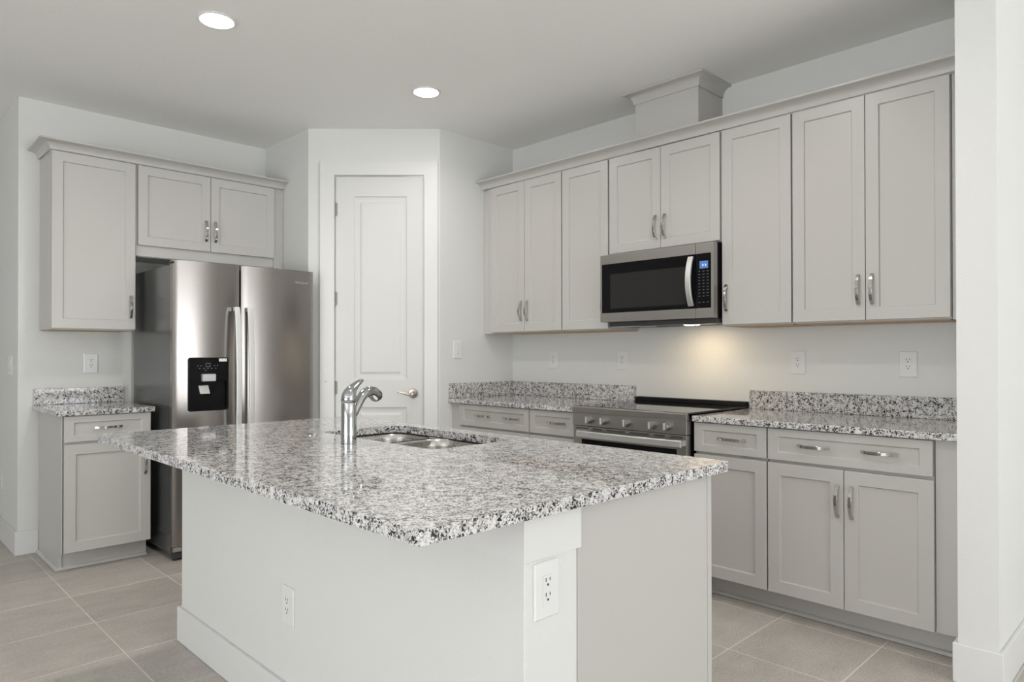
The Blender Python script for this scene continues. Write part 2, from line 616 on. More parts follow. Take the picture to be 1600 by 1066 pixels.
def rx(y):          # world Y on the right wall -> local x
    return -y


G = .003
PZ = 1.525
upper(FR, RZR, 'double-door grey wall cabinet in the corner next to the pantry wall', rx(3.699), rx(3.007),
      [(rx(3.695), rx(3.354)), (rx(3.351), rx(3.012))], [(0, rx(3.383), PZ), (1, rx(3.322), PZ)], fill_l=.094)
upper(FR, RZR, 'narrow single-door grey wall cabinet just left of the microwave, no pull in sight', rx(3.007), rx(2.622),
      [(rx(3.003), rx(2.627))], [(0, rx(2.656), PZ)])
upper(FR, RZR, 'short double-door grey wall cabinet directly above the microwave', rx(2.622), rx(1.861),
      [(rx(2.615), rx(2.245)), (rx(2.242), rx(1.868))], [(0, rx(2.275), 1.965), (1, rx(2.212), 1.965)], zb=1.832, dz0=1.842)
upper(FR, RZR, 'single-door grey wall cabinet just right of the microwave, pull at its left edge', rx(1.861), rx(1.472),
      [(rx(1.855), rx(1.478))], [(0, rx(1.827), PZ)])
upper(FR, RZR, 'widest double-door grey wall cabinet, at the right end beside the white stub wall', rx(1.472), rx(.781),
      [(rx(1.469), rx(1.1295)), (rx(1.1265), rx(.785))], [(0, rx(1.158), PZ), (1, rx(1.098), PZ)], fill_r=.781 - YS1 - .002)
upper(FL, 0, 'tall single-door grey wall cabinet at the far left, left of the refrigerator', .914, 1.374,
      [(.919, 1.370)], [(0, 1.342, PZ)])
of = upper(FL, 0, 'short wide double-door grey wall cabinet above the refrigerator', 1.374, 2.298,
           [(1.386, 1.8375), (1.8405, 2.293)], [(0, 1.806, 2.062), (1, 1.868, 2.062)], under='cab', zb=1.852, dz0=1.925, fill_r=.075)


def crown_profile(p=.062, h=.054):
    pts = [(0, 0), (.005, 0), (.007, .006)]
    for k in range(7):
        a = R(90 * k / 6)
        pts.append((.007 + (p - .012) * (1 - math.cos(a)), .006 + (h - .017) * math.sin(a)))
    pts += [(p - .003, h - .010), (p, h - .008), (p, h), (0, h)]
    return pts


def crown(path, outs, z0, p=.062, h=.054, T_=None):
    """mitred crown along an xy polyline; outs[i] = outward mitre vector at each vertex (length scales the profile)"""
    mb = MB(T_)
    prof = crown_profile(p, h)
    mb.loops([[(x + o[0] * d, y + o[1] * d, z0 + z) for d, z in prof] for (x, y), o in zip(path, outs)])
    return mb


cf = -.326
tag(crown([(rx(3.793), cf), (rx(YS1 + .001), cf)], [(0, -1), (0, -1)], 2.4385, T_=FR).build('crown_molding', M['cab'], smooth=35),
    'long grey crown moulding along the top of the right wall cabinets', 'moulding', 'grey crown mouldings')
tag(crown([(.912, -.002), (.912, cf), (2.373, cf)], [(-1, 0), (-1, -1), (0, -1)], 2.4385, T_=FL).build('crown_molding', M['cab'], smooth=35),
    'grey crown moulding over the left wall cabinets and refrigerator, returned at its left end', 'moulding', 'grey crown mouldings')

# boxed vent chase between the cabinets and the ceiling
vc = root('vent_chase', 'boxed grey vent chase above the microwave, rising from cabinet tops to ceiling', 'vent chase', (XR, 2.243, UZ1), RZR)
CH = .275
MB(FR).box(rx(2.455), rx(2.025), -CH, -.001, UZ1 + .001, ZC - .002).build('chase_box', M['cab'], vc, bevel=.002)
crown([(rx(2.456), -.001), (rx(2.456), -CH - .001), (rx(2.024), -CH - .001), (rx(2.024), -.001)], [(-1, 0), (-1, -1), (1, -1), (1, 0)], ZC - .067, .057, .065, FR).build('crown_molding', M['cab'], vc, smooth=35)

TZ, BF = .108, -.606                   # toe-kick height, face-frame plane
DRZ0, DRZ1, DOZ0, DOZ1 = .731, .876, .112, .717


def base_cab(T_, rz, label, x0, x1, drawer, doors, dpulls, pulls, fill_l=0, fill_r=0, side_l=False, shoe=True):
    org = T_ @ Vector((x0 - fill_l, 0, 0))
    c = root('base_cabinet', label, 'cabinet', tuple(org), rz, 'grey shaker base cabinets')
    bx = MB(T_)
    xl = x0
    bx.box(x0 + .003, x1 - .003, BF, -.004, TZ, .879)
    bx.build('cabinet_box', M['cab'], c, bevel=.0012)
    tk = MB(T_)
    tk.box(x0 - fill_l, x1 + fill_r, BF + .079, BF + .095, .002, TZ - .001)
    tk.build('toe_kick', M['cab'], c)
    if side_l:
        MB(T_).prism([(x0 - .006, BF), (x0 - .001, BF), (x0 - .001, -.018), (x0 - .006, -.018)], TZ - .001, .879).box(x0 - .006, x0 - .001, BF + .075, -.018, .002, TZ - .001).build('side_panel', M['cab'], c)
        MB(T_).box(x0 - .008, x0 + .012, BF + .073, BF + .0785, .016, TZ - .001).build('corner_strip', M['cab'], c, bevel=.001)
    if shoe:
        prof = [(0, 0), (.016, 0)] + [(.016 * math.cos(R(a)), .017 * math.sin(R(a))) for a in (30, 60)] + [(0, .017)]
        if side_l:
            pth, outs = [(x0 - .006, -.018), (x0 - .006, BF + .079), (x1 + fill_r, BF + .079)], [(-1, 0), (-1, -1), (0, -1)]
        else:
            pth, outs = [(x0 - fill_l, BF + .079), (x1 + fill_r, BF + .079)], [(0, -1), (0, -1)]
        mb = MB(T_)
        mb.loops([[(x + o[0] * d, y + o[1] * d, .0015 + z) for d, z in prof] for (x, y), o in zip(pth, outs)])
        mb.build('shoe_molding', M['cab'], c, smooth=40)
    if fill_l:
        MB(T_).box(x0 - fill_l, x0, BF, BF + .02, TZ, .879).build('filler_strip', M['cab'], c, bevel=.001)
    if fill_r:
        MB(T_).box(x1, x1 + fill_r, BF, BF + .02, TZ, .879).build('filler_strip', M['cab'], c, bevel=.001)
    yf = BF - .021
    d = shaker(T_, drawer[0], drawer[1], DRZ0, DRZ1, yf, st=.048, rl=.036).build('drawer', M['cab'], c, bevel=.0018)
    for px in dpulls:
        add_pull(T_, px, .806, yf, c, d, vertical=False)
    ds_ = [shaker(T_, a, b_, DOZ0, DOZ1, yf).build('door', M['cab'], c, bevel=.0018) for a, b_ in doors]
    for i, px in pulls:
        add_pull(T_, px, .581, yf, c, ds_[i])
    return c


base_cab(FR, RZR, 'two-pull-drawer grey base cabinet in the corner, next to the pantry wall', rx(3.703), rx(3.018), (rx(3.699), rx(3.021)),
         [(rx(3.699), rx(3.3615)), (rx(3.3585), rx(3.021))], [rx(3.458), rx(3.183)], [(0, rx(3.39)), (1, rx(3.33))], fill_l=.09)
base_cab(FR, RZR, 'narrow single-drawer grey base cabinet directly left of the range', rx(3.018), rx(2.628), (rx(3.015), rx(2.634)),
         [(rx(3.015), rx(2.634))], [rx(2.79)], [(0, rx(2.664))])
base_cab(FR, RZR, 'narrow single-drawer grey base cabinet directly right of the range', rx(1.853), rx(1.4655), (rx(1.850), rx(1.469)),
         [(rx(1.850), rx(1.469))], [rx(1.644)], [(0, rx(1.82))])
base_cab(FR, RZR, 'wide grey base cabinet with two-pull drawer and double doors, beside the white stub wall', rx(1.4655), rx(.776), (rx(1.462), rx(.780)),
         [(rx(1.462), rx(1.1225)), (rx(1.1195), rx(.777))], [rx(1.250), rx(.977)], [(0, rx(1.146)), (1, rx(1.087))], fill_r=.776 - YS1 - .001)
base_cab(FL, 0, 'small freestanding grey base cabinet at the far left, beside the refrigerator', .920, 1.374, (.923, 1.370),
         [(.923, 1.370)], [1.142], [(0, 1.338)], side_l=True)

# ------------------------------------------------------------------ granite worktops along the walls
CZ0, CZ1, CF = .881, .911, -.648
GR = M['granite']
ct = root('countertop', 'speckled granite corner worktop between the pantry wall and the range', 'countertop', (XR, 3.2, CZ0), RZR, 'granite worktops')
MB(FR).box(rx(3.793), rx(2.624), CF, -.002, CZ0, CZ1).build('worktop', GR, ct, bevel=.004)
MB(FR).box(rx(3.772), rx(2.646), -.022, -.002, CZ1 + .0005, 1.016).build('backsplash', GR, ct, bevel=.002)
MB(FR).box(rx(3.793), rx(3.773), CF + .006, -.002, CZ1 + .0005, 1.016).build('side_splash', GR, ct, bevel=.002)
ct = root('countertop', 'speckled granite worktop right of the range, running to the white stub wall', 'countertop', (XR, 1.2, CZ0), RZR, 'granite worktops')
MB(FR).box(rx(1.852), rx(YS1 + .002), CF, -.002, CZ0, CZ1).build('worktop', GR, ct, bevel=.004)
MB(FR).box(rx(1.852), rx(YS1 + .002), -.022, -.002, CZ1 + .0005, 1.016).build('backsplash', GR, ct, bevel=.002)
ct = root('countertop', 'small speckled granite worktop on the far-left base cabinet beside the refrigerator', 'countertop', (1.13, YL, CZ0), 0, 'granite worktops')
MB(FL).box(.882, 1.388, CF, -.002, CZ0, CZ1).build('worktop', GR, ct, bevel=.004)
MB(FL).box(.886, 1.387, -.022, -.002, CZ1 + .0005, 1.012).build('backsplash', GR, ct, bevel=.002)


# ------------------------------------------------------------------ outlets and switches
def outlet(T_, rz, x, z, label, w=.082, h=.127, gang='outlet', group='white wall outlets'):
    org = T_ @ Vector((x, 0, z))
    c = root('wall_outlet' if gang == 'outlet' else 'light_switch', label, 'outlet' if gang == 'outlet' else 'switch', tuple(org), rz, group)
    pl = MB(T_)
    r0 = rrect(x - w / 2, x + w / 2, z - h / 2, z + h / 2, .004, 3)
    r1 = rrect(x - w / 2 + .004, x + w / 2 - .004, z - h / 2 + .004, z + h / 2 - .004, .003, 3)
    pl.loops([[(a, -.0005, b_) for a, b_ in r0], [(a, -.003, b_) for a, b_ in r0], [(a, -.006, b_) for a, b_ in r1]])
    pl.build('cover_plate', M['plate'], c)
    n = 1 if gang != 'switch2' else 2
    for k in range(n):
        xc = x + (k - (n - 1) / 2) * .046
        if gang == 'outlet':
            fc = MB(T_)
            q = rrect(xc - .0165, xc + .0165, z - .033, z + .033, .002, 2)
            fc.loops([[(a, -.006, b_) for a, b_ in q], [(a, -.0075, b_) for a, b_ in q]])
            f = fc.build('receptacle', M['plate'], c)
            for s in (1, -1):
                zz = z + s * .0165 + .004
                sl = MB(T_)
                sl.box(xc - .0078, xc - .0054, -.0079, -.0074, zz - .0015, zz + .0075).box(xc + .0054, xc + .0078, -.0079, -.0074, zz - .0005, zz + .0070)
                sl.lathe([(.0031, -.0079), (.0031, -.0074)], (xc, 0, zz - .0085), axis='Y', n=10)
                sl.build('socket', M['slot'], c, parent=f)
        else:
            rk = MB(T_)
            rk.loops([[(xc - .0165, -.006, z - .033), (xc + .0165, -.006, z - .033), (xc + .0165, -.006, z + .033), (xc - .0165, -.006, z + .033)],
                      [(xc - .0165, -.007, z - .033), (xc + .0165, -.007, z - .033), (xc + .0165, -.0105, z + .033), (xc - .0165, -.0105, z + .033)]])
            rk.build('rocker', M['plate'], c)
            MB(T_).box(xc - .006, xc + .006, -.0078, -.0068, z - .030, z - .0275).build('marking', M['icon'], c)
    return c


outlet(FR, RZR, rx(3.371), 1.182, 'white outlet on the wall above the corner worktop, nearest the pantry')
outlet(FR, RZR, rx(2.755), 1.181, 'white outlet on the wall below the narrow cabinet, just left of the range')
outlet(FR, RZR, rx(1.580), 1.176, 'white outlet above the right worktop, the one nearer the range')
outlet(FR, RZR, rx(1.039), 1.172, 'white outlet above the right worktop, the one nearer the stub wall')
outlet(FL, 0, 1.199, 1.168, 'white outlet above the small left worktop beside the refrigerator')
F_ISF = wall_frame((1.07, 0, 0), R(-90))
F_ISE = wall_frame((0, 1.047, 0), 0)
outlet(F_ISF, R(-90), -2.128, .399, 'white outlet low on the long white side of the island')
outlet(F_ISE, 0, 1.138, .699, 'white outlet on the white end of the island, under the granite')
FH = wall_frame((XH, 0, 0), R(-90))
outlet(FH, R(-90), -5.66, .39, 'white outlet low on the hallway wall at the left edge')
FPR = wall_frame((0, 3.795, 0), 0)
outlet(FPR, 0, 3.195, 1.256, 'white rocker light switch on the wall right of the pantry door', gang='switch', group='white light switches')
outlet(FH, R(-90), -5.355, 1.156, 'white double rocker light switch on the hallway wall at the left edge', w=.125, gang='switch2', group='white light switches')


# ------------------------------------------------------------------ ceiling downlights
def downlight(x, y, power, label):
    c = root('ceiling_downlight', label, 'ceiling light', (x, y, ZC), 0, 'round recessed ceiling downlights')
    MB().lathe([(.088, ZC - .0005), (.088, ZC - .004), (.079, ZC - .0085), (.072, ZC - .0065), (.072, ZC - .0005)], (x, y, 0), n=40, cap0=True, cap1=True).build('trim_ring', M['plate'], c, smooth=40)
    ld = bpy.data.lights.new('downlight_lamp', 'SPOT')
    ld.energy, ld.color, ld.spot_size, ld.spot_blend, ld.shadow_soft_size = power, (1.0, .94, .87), R(165), .8, .07
    lo = bpy.data.objects.new('downlight_lamp', ld)
    COL.objects.link(lo)
    lo.parent = c
    lo.location = (0, 0, -.03)
    MB().lathe([(.071, ZC - .004), (.071, ZC - .0078), (.05, ZC - .0088)], (x, y, 0), n=40).build('lens', M['lens'], c, smooth=40)


downlight(1.290, 3.292, 33, 'lit round downlight in the ceiling nearer the left, before the refrigerator')
downlight(1.290, 1.35, 33, 'lit round downlight above the near end of the island, above the top of the photo')
downlight(2.544, 1.45, 14, 'lit round downlight before the right wall cabinets, above the top of the photo')
downlight(2.544, 3.311, 18, 'lit round downlight in the ceiling in front of the pantry door')

# ------------------------------------------------------------------ island
IX0, IX1, IY0, IY1 = 1.07, 1.863, 1.047, 3.10
IZ0, IZ1 = .875, .905
isl = root('kitchen_island', 'white kitchen island base with grey end panel under the big granite slab', 'island', (1.46, 2.07, 0))
MB().box(IX0, 1.247, IY0, IY1, 0.001, IZ0 - .001).build('knee_wall', M['wall'], isl, bevel=.003)
cbx = MB()
xa, xb = 1.2475, IX1 - .022
cbx.box(xa, xb, IY0 + .006, IY0 + .024, TZ, IZ0 - .001).box(xa, xb, IY1 - .018, IY1, TZ, IZ0 - .001).box(xa, xb, IY0 + .024, IY1 - .018, TZ, TZ + .018)
cbx.box(xa, xa + .008, IY0 + .024, IY1 - .018, TZ + .018, IZ0 - .001).box(xb - .018, xb, IY0 + .024, IY1 - .018, TZ + .018, .62)
cbx.box(xa, xa + .15, IY0 + .024, 1.75, .85, IZ0 - .001).box(xa, IX1 - .10, IY0 + .006, IY1, .002, TZ)
cbx.build('cabinet_box', M['cab'], isl)
MB().box(1.2475, IX1 - .022, IY0, IY0 + .0055, .002, IZ0 - .001).box(1.2475, 1.262, IY0 - .001, IY0, .002, IZ0 - .001).build('end_panel', M['cab'], isl)
MB().box(IX1 - .022, IX1, IY0 - .003, IY0 + .02, TZ, IZ0 - .001).build('end_stile', M['cab'], isl, bevel=.001)
ap = MB()
ap.box(IX0 - .006, 1.256, IY0 - .006, IY0 - .0002, .771, IZ0 - .001).box(IX0 - .006, IX0 - .0002, IY0 - .0002, IY1 + .004, .771, IZ0 - .001)
ap.build('apron_board', M['trim'], isl, bevel=.001)
bb = MB()
bb.box(IX0 - BT, IX0 - .0002, IY0 - BT, IY1 + BT, .001, BH).box(IX0 - .0002, 1.24, IY0 - BT, IY0 - .0002, .001, BH).box(IX0 - .0002, 1.24, IY1 + .0002, IY1 + BT, .001, BH)
bb.build('baseboard', M['trim'], isl, bevel=.003)
for k in range(4):
    y0 = IY0 + .03 + k * .505
    FI = wall_frame((IX1 - .022, 0, 0), R(90))
    d = shaker(FI, y0, y0 + .5, DOZ0, .86, -.021).build('door', M['cab'], isl, bevel=.0018)
    add_pull(FI, y0 + (.47 if k % 2 == 0 else .03), .68, -.021, isl, d)

# island slab with the sink cut-out
SX0, SX1, SY0, SY1 = 1.432, 1.818, 1.826, 2.577
slab_o = rrect(.757, 1.906, 1.008, 3.135, .012, 4)
hole = rrect(SX0, SX1, SY0, SY1, (.075, .05, .05, .05), 8)


def slab_with_hole(outer, inner, z0, z1):
    import bmesh
    bm = bmesh.new()
    rings = []
    for z in (z0, z1):
        eds = []
        for ring in (outer, inner):
            vs = [bm.verts.new((x, y, z)) for x, y in ring]
            eds += [bm.edges.new((vs[i], vs[(i + 1) % len(vs)])) for i in range(len(vs))]
            rings.append(vs)
        bmesh.ops.triangle_fill(bm, edges=eds, use_beauty=True)
    for a, b_ in ((rings[0], rings[2]), (rings[1], rings[3])):
        n = len(a)
        for i in range(n):
            bm.faces.new((a[i], a[(i + 1) % n], b_[(i + 1) % n], b_[i]))
    bmesh.ops.recalc_face_normals(bm, faces=bm.faces[:])
    mb = MB()
    bm.verts.index_update()
    mb.add([v.co[:] for v in bm.verts], [tuple(v.index for v in f.verts) for f in bm.faces])
    bm.free()
    return mb


ct = root('countertop', 'large speckled granite island slab with a sink cut-out, overhanging the white base', 'countertop', (1.34, 2.07, IZ0), 0, 'granite worktops')
slab_with_hole(slab_o, hole, IZ0, IZ1).build('worktop', GR, ct, bevel=.004)

# undermount double sink
sk = root('kitchen_sink', 'undermounted stainless double-bowl sink in the island slab', 'sink', (1.63, 2.20, .66))


def bowl(x0, x1, y0, y1, r, zt, depth):
    mb = MB()
    rings = []
    for ins, z in ((-.004, zt), (0, zt - .004), (.004, zt - .03), (.012, zt - depth + .03), (.022, zt - depth + .008), (.045, zt - depth)):
        rings.append([(x, y, z) for x, y in rrect(x0 + ins, x1 - ins, y0 + ins, y1 - ins, max(.02, r - ins * .5), 10)])
    mb.loops(rings, cap0=False)
    return mb


bx0, bx1 = SX0 - .006, SX1 + .004
b1 = bowl(bx0, bx1, 2.300, SY1 + .004, .085, .8725, .19).build('bowl', M['sink_steel'], sk, smooth=60)
b2 = bowl(bx0, bx1, SY0 - .004, 2.268, .085, .8725, .21).build('bowl', M['sink_steel'], sk, smooth=60)
MB().loops([[(x, y, .868) for x, y in rrect(bx0 + .012, bx1 - .012, 2.266, 2.302, .010, 4)], [(x, y, .8655) for x, y in rrect(bx0 + .008, bx1 - .008, 2.263, 2.305, .012, 4)], [(x, y, .850) for x, y in rrect(bx0 + .008, bx1 - .008, 2.262, 2.306, .012, 4)]]).build('divider', M['sink_steel'], sk, smooth=40)
ck = MB()
ra = rrect(SX0 - .003, SX1 + .003, SY0 - .003, SY1 + .003, (.078, .053, .053, .053), 8)
rb = rrect(SX0 + .0005, SX1 - .0005, SY0 + .0005, SY1 - .0005, (.0745, .0495, .0495, .0495), 8)
ck.loops([[(x, y, .8747) for x, y in ra], [(x, y, .8747) for x, y in rb], [(x, y, .8705) for x, y in rb], [(x, y, .8705) for x, y in ra], [(x, y, .8747) for x, y in ra]], cap0=False, cap1=False)
ck.build('caulk_joint', M['caulk'], sk)
for yy, z in ((2.44, .8725 - .19), (2.05, .8725 - .21)):
    MB().lathe([(.045, z + .0015), (.045, z + .004), (.03, z + .002)], (1.625, yy, 0), n=24).build('drain', M['chrome'], sk, smooth=40)

# faucet
fx, fy = 1.325, 2.18
fc = root('kitchen_faucet', 'chrome single-lever faucet standing at the sink on the island slab', 'faucet', (fx, fy, IZ1))
TF = wall_frame((fx, fy, 0), R(15))
z0 = IZ1 + .0005
MB(TF).lathe([(.0285, z0), (.0285, z0 + .003), (.0275, z0 + .004), (.0270, z0 + .143), (.0258, z0 + .1455)], n=36).build('faucet_body', M['chrome'], fc, smooth=40)
cap = MB(TF)
rings = []
zc = z0 + .1465
for (dx, z, rx_, ry_, tilt) in ((0, zc, .0258, .0258, 0), (0, zc + .002, .0275, .0275, 0), (.0, zc + .013, .0275, .0275, 4), (.002, zc + .026, .0258, .0262, 14), (.008, zc + .038, .0215, .0225, 30), (.018, zc + .048, .0165, .0185, 46), (.034, zc + .059, .0125, .0155, 54), (.052, zc + .070, .0100, .0135, 58), (.066, zc + .0765, .0070, .0105, 70), (.0725, zc + .0775, .0025, .006, 80)):
    t = R(tilt)
    rings.append([(dx + rx_ * math.cos(a) * math.cos(t), ry_ * math.sin(a), z - rx_ * math.cos(a) * math.sin(t)) for a in [2 * PI * i / 24 for i in range(24)]])
cap.loops(rings)
cap.build('lever_handle', M['chrome'], fc, smooth=60)
MB(TF).box(-.0285, -.0265, -.003, .003, zc + .007, zc + .013).build('temperature_mark', M['slot'], fc)
sp = MB(TF)
sp.sweep([(.006, 0, z0 + .080), (.026, 0, z0 + .104), (.044, 0, z0 + .130), (.062, 0, z0 + .156), (.082, 0, z0 + .174), (.105, 0, z0 + .180), (.128, 0, z0 + .175), (.146, 0, z0 + .163)],
         circle(.0150, 20), upv=(0, 1, 0), scales=[(.95, .95), (1.0, 1.0), (1.06, 1.06), (1.12, 1.12), (1.22, 1.22), (1.42, 1.36), (1.65, 1.5), (1.72, 1.55)])
sp.build('spout', M['chrome'], fc, smooth=60)
nz = Vector((.146, 0, z0 + .163))
dirn = Vector((.62, 0, -.78)).normalized()
s1 = dirn.cross(Vector((0, 1, 0)))
hd = MB(TF)
rings = []
for r, d in ((.0238, -.001), (.0238, .004), (.0205, .006), (.0195, .014), (.014, .0145)):
    rings.append([nz + dirn * d + s1 * r * math.cos(a) + Vector((0, 1, 0)) * r * math.sin(a) for a in [2 * PI * i / 24 for i in range(24)]])
hd.loops(rings)
hd.build('spray_nozzle', M['dark'], fc, smooth=40)
tag(MB().lathe([(.021, IZ1 + .0003), (.021, IZ1 + .003), (.017, IZ1 + .0055), (.006, IZ1 + .0065)], (1.354, 2.50, 0), n=28).build('hole_cover', M['chrome'], smooth=40),
    'small round chrome hole cover on the island slab left of the faucet', 'hole cover')

# ------------------------------------------------------------------ refrigerator
KX0, KX1, KG = 1.430, 2.336, 1.8335
KF, KB = 4.28, 5.05
rf = root('refrigerator', 'stainless side-by-side refrigerator with a black dispenser, grey sides', 'refrigerator', (1.883, 4.66, 0))
MB().box(KX0 + .004, KX1 - .004, KF + .072, KB, .035, 1.762).build('cabinet_body', M['fridge_side'], rf, bevel=.004)
MB().box(KX0 + .012, KX1 - .012, KF + .064, KF + .0715, .10, 1.752).build('door_gasket', M['rubber'], rf)


def fridge_door(x0, x1, z0, z1, hole=None):
    """gently crowned door; hole = (x0,x1,z0,z1) left open for the dispenser"""
    mb = MB()
    xs = [x0 + (x1 - x0) * k / 24 for k in range(25)]
    if hole:
        xs = sorted([x for x in xs if abs(x - hole[0]) > .006 and abs(x - hole[1]) > .006] + [hole[0], hole[1]])
    zs = [z0, z1] if not hole else [z0, hole[2], hole[3], z1]

    def yf(x):
        u = (x - x0) / (x1 - x0) * 2 - 1
        return KF + .020 * u * u + (.004 * max(0, abs(u) - .97) / .03)
    n, mz = len(xs), len(zs)
    vs = [(x, yf(x), z) for z in zs for x in xs]
    fs = []
    for j in range(mz - 1):
        for i in range(n - 1):
            if hole and j == 1 and hole[0] - 1e-6 <= xs[i] and xs[i + 1] <= hole[1] + 1e-6:
                continue
            fs.append((j * n + i, j * n + i + 1, (j + 1) * n + i + 1, (j + 1) * n + i))
    yb = KF + .063
    b = len(vs)
    vs += [(x, yb, z) for z in zs for x in xs]
    for i in range(n - 1):
        fs.append((i + 1, i, b + i, b + i + 1))
        t = (mz - 1) * n
        fs.append((t + i, t + i + 1, b + t + i + 1, b + t + i))
    for j in range(mz - 1):
        fs.append((j * n, (j + 1) * n, b + (j + 1) * n, b + j * n))
        fs.append(((j + 1) * n + n - 1, j * n + n - 1, b + j * n + n - 1, b + (j + 1) * n + n - 1))
        for i in range(n - 1):
            fs.append((b + j * n + i + 1, b + j * n + i, b + (j + 1) * n + i, b + (j + 1) * n + i + 1))
    return mb.add(vs, fs)


DX0, DX1, DZ0, DZ1 = 1.515, 1.748, .886, 1.202
fd = fridge_door(KX0, KG - .006, .085, 1.785, (DX0, DX1, DZ0, DZ1)).build('freezer_door', M['steel'], rf, smooth=40)
rd = fridge_door(KG + .006, KX1, .085, 1.785).build('fridge_door', M['steel'], rf, smooth=40)


def fridge_handle(xc, par):
    mb = MB()
    n = 20
    path = []
    zt, zb_ = 1.518, .52
    for i in range(n + 1):
        t = i / n
        off = .028 + .034 * math.sin(PI * min(1, max(0, t))) ** .55
        path.append((xc, KF - off, zt + (zb_ - zt) * t))
    mb.sweep(path, [(-.015, -.008), (-.0175, .004), (-.0150, .008), (.0150, .008), (.0175, .004), (.015, -.008)], upv=(0, -1, 0))
    for z in (zt - .012, zb_ + .012):
        mb.box(xc - .013, xc + .013, KF - .034, KF + .004, z - .012, z + .012)
    return mb.build('handle', M['handle_steel'], rf, bevel=.003, parent=par)


fridge_handle(1.792, fd)
fridge_handle(1.872, rd)
# dispenser
dp = MB()
q = rrect(DX0 - .004, DX1 + .004, DZ0 - .004, DZ1 + .004, .016, 5)
qi = rrect(DX0 + .006, DX1 - .006, DZ0 + .006, 1.062, .010, 5)
yd = KF + .002
dp.loops([[(x, yd + .018, z) for x, z in q], [(x, yd - .002, z) for x, z in q], [(x, yd - .005, z) for x, z in rrect(DX0, DX1, DZ0, DZ1, .014, 5)]], cap1=False)
dispenser = dp.build('dispenser', M['black'], rf, smooth=40)
MB().box(DX0, DX1, yd - .005, yd + .02, 1.062, DZ1).build('control_panel', M['glass'], rf, bevel=.001, parent=dispenser)
rc = MB()
rc.box(DX0, DX1, yd + .05, yd + .055, DZ0, 1.062).box(DX0, DX0 + .008, yd - .005, yd + .05, DZ0, 1.062).box(DX1 - .008, DX1, yd - .005, yd + .05, DZ0, 1.062).box(DX0 + .008, DX1 - .008, yd - .005, yd + .05, DZ0, DZ0 + .012)
rc.build('recess', M['black'], rf, parent=dispenser)
MB().loops([[(x, yd - .022, z) for x, z in rrect(1.590, 1.667, 1.062, 1.105, .004, 2)], [(x, yd - .005, z) for x, z in rrect(1.586, 1.671, 1.060, 1.107, .004, 2)]]).build('chute', M['silver'], rf, bevel=.001, parent=dispenser)
MB().loops([[(1.582, yd - .004, .985), (1.640, yd - .004, .985), (1.634, yd + .01, 1.036), (1.576, yd + .01, 1.036)], [(1.582, yd + .012, .983), (1.640, yd + .012, .983), (1.634, yd + .03, 1.04), (1.576, yd + .03, 1.04)]]).build('paddle', M['silver'], rf, bevel=.002, parent=dispenser)
MB().box(1.692, 1.740, yd - .0066, yd - .0052, 1.181, 1.199).build('label_sticker', M['sticker'], rf, parent=dispenser)
ic = MB()
for x, z in ((1.566, 1.156), (1.585, 1.156), (1.577, 1.140), (1.602, 1.140), (1.625, 1.140), (1.648, 1.140), (1.672, 1.140), (1.664, 1.156), (1.683, 1.157), (1.612, 1.128)):
    ic.box(x - .004, x + .004, yd - .0058, yd - .0051, z - .0022, z + .0022)
ic.box(1.613, 1.616, yd - .0058, yd - .0051, 1.150, 1.174).box(1.637, 1.640, yd - .0058, yd - .0051, 1.150, 1.174).box(1.613, 1.640, yd - .0058, yd - .0051, 1.149, 1.152).box(1.620, 1.633, yd - .0058, yd - .0051, 1.168, 1.172)
ic.build('printed_icons', M['icon'], rf, parent=dispenser)
MB().box(KX0 + .01, KX1 - .01, KF + .035, KF + .0715, .012, .078).build('toe_grille', M['dark'], rf, bevel=.003)
for x in (KX0 + .03, KX1 - .03):
    MB().box(x - .03, x + .012, KF + .02, KF + .09, 1.7625, 1.778).build('hinge_cover', M['dark'], rf, bevel=.003)
    MB().box(x - .026, x + .02, KF + .014, KF + .034, .056, .082).build('lower_hinge', M['nickel'], rf, bevel=.002)
    MB().lathe([(.016, .001), (.016, .012), (.010, .014), (.010, .04)], (x, KF + .055, 0), n=14).build('levelling_foot', M['rubber'], rf, smooth=35)
    MB().lathe([(.02, .001), (.02, .036)], (x, KB - .05, 0), n=14).build('levelling_foot', M['rubber'], rf, smooth=35)


def text_mesh(body, size, mat, name, T_, rt_, par=None, extrude=.0004):
    cu = bpy.data.curves.new(name, 'FONT')
    cu.body = body
    cu.size = size
    cu.extrude = extrude
    cu.align_x, cu.align_y = 'CENTER', 'CENTER'
    tmp = bpy.data.objects.new('tmp', cu)
    COL.objects.link(tmp)
    bpy.context.view_layer.update()
    me = bpy.data.meshes.new_from_object(tmp.evaluated_get(bpy.context.evaluated_depsgraph_get()))
    bpy.data.objects.remove(tmp)
    mb = MB(T_ @ Matrix.Rotation(R(90), 4, 'X'))
    mb.add([v.co[:] for v in me.vertices], [tuple(p.vertices) for p in me.polygons])
    return mb.build(name, mat, rt_, parent=par)


text_mesh('Whirlpool', .021, M['logo'], 'logo', Matrix.Translation((2.243, KF + .0038, 1.705)), rf, rd)
sw = MB()
sw.sweep([(2.243 + .05 * math.cos(R(a)), KF + .0034, 1.708 + .012 * math.sin(R(a))) for a in range(150, 391, 12)], [(-.0006, -.0004), (.0006, -.0004), (.0006, .0004), (-.0006, .0004)], upv=(0, 1, 0))
sw.build('logo_swirl', M['logo'], rf, parent=rd)

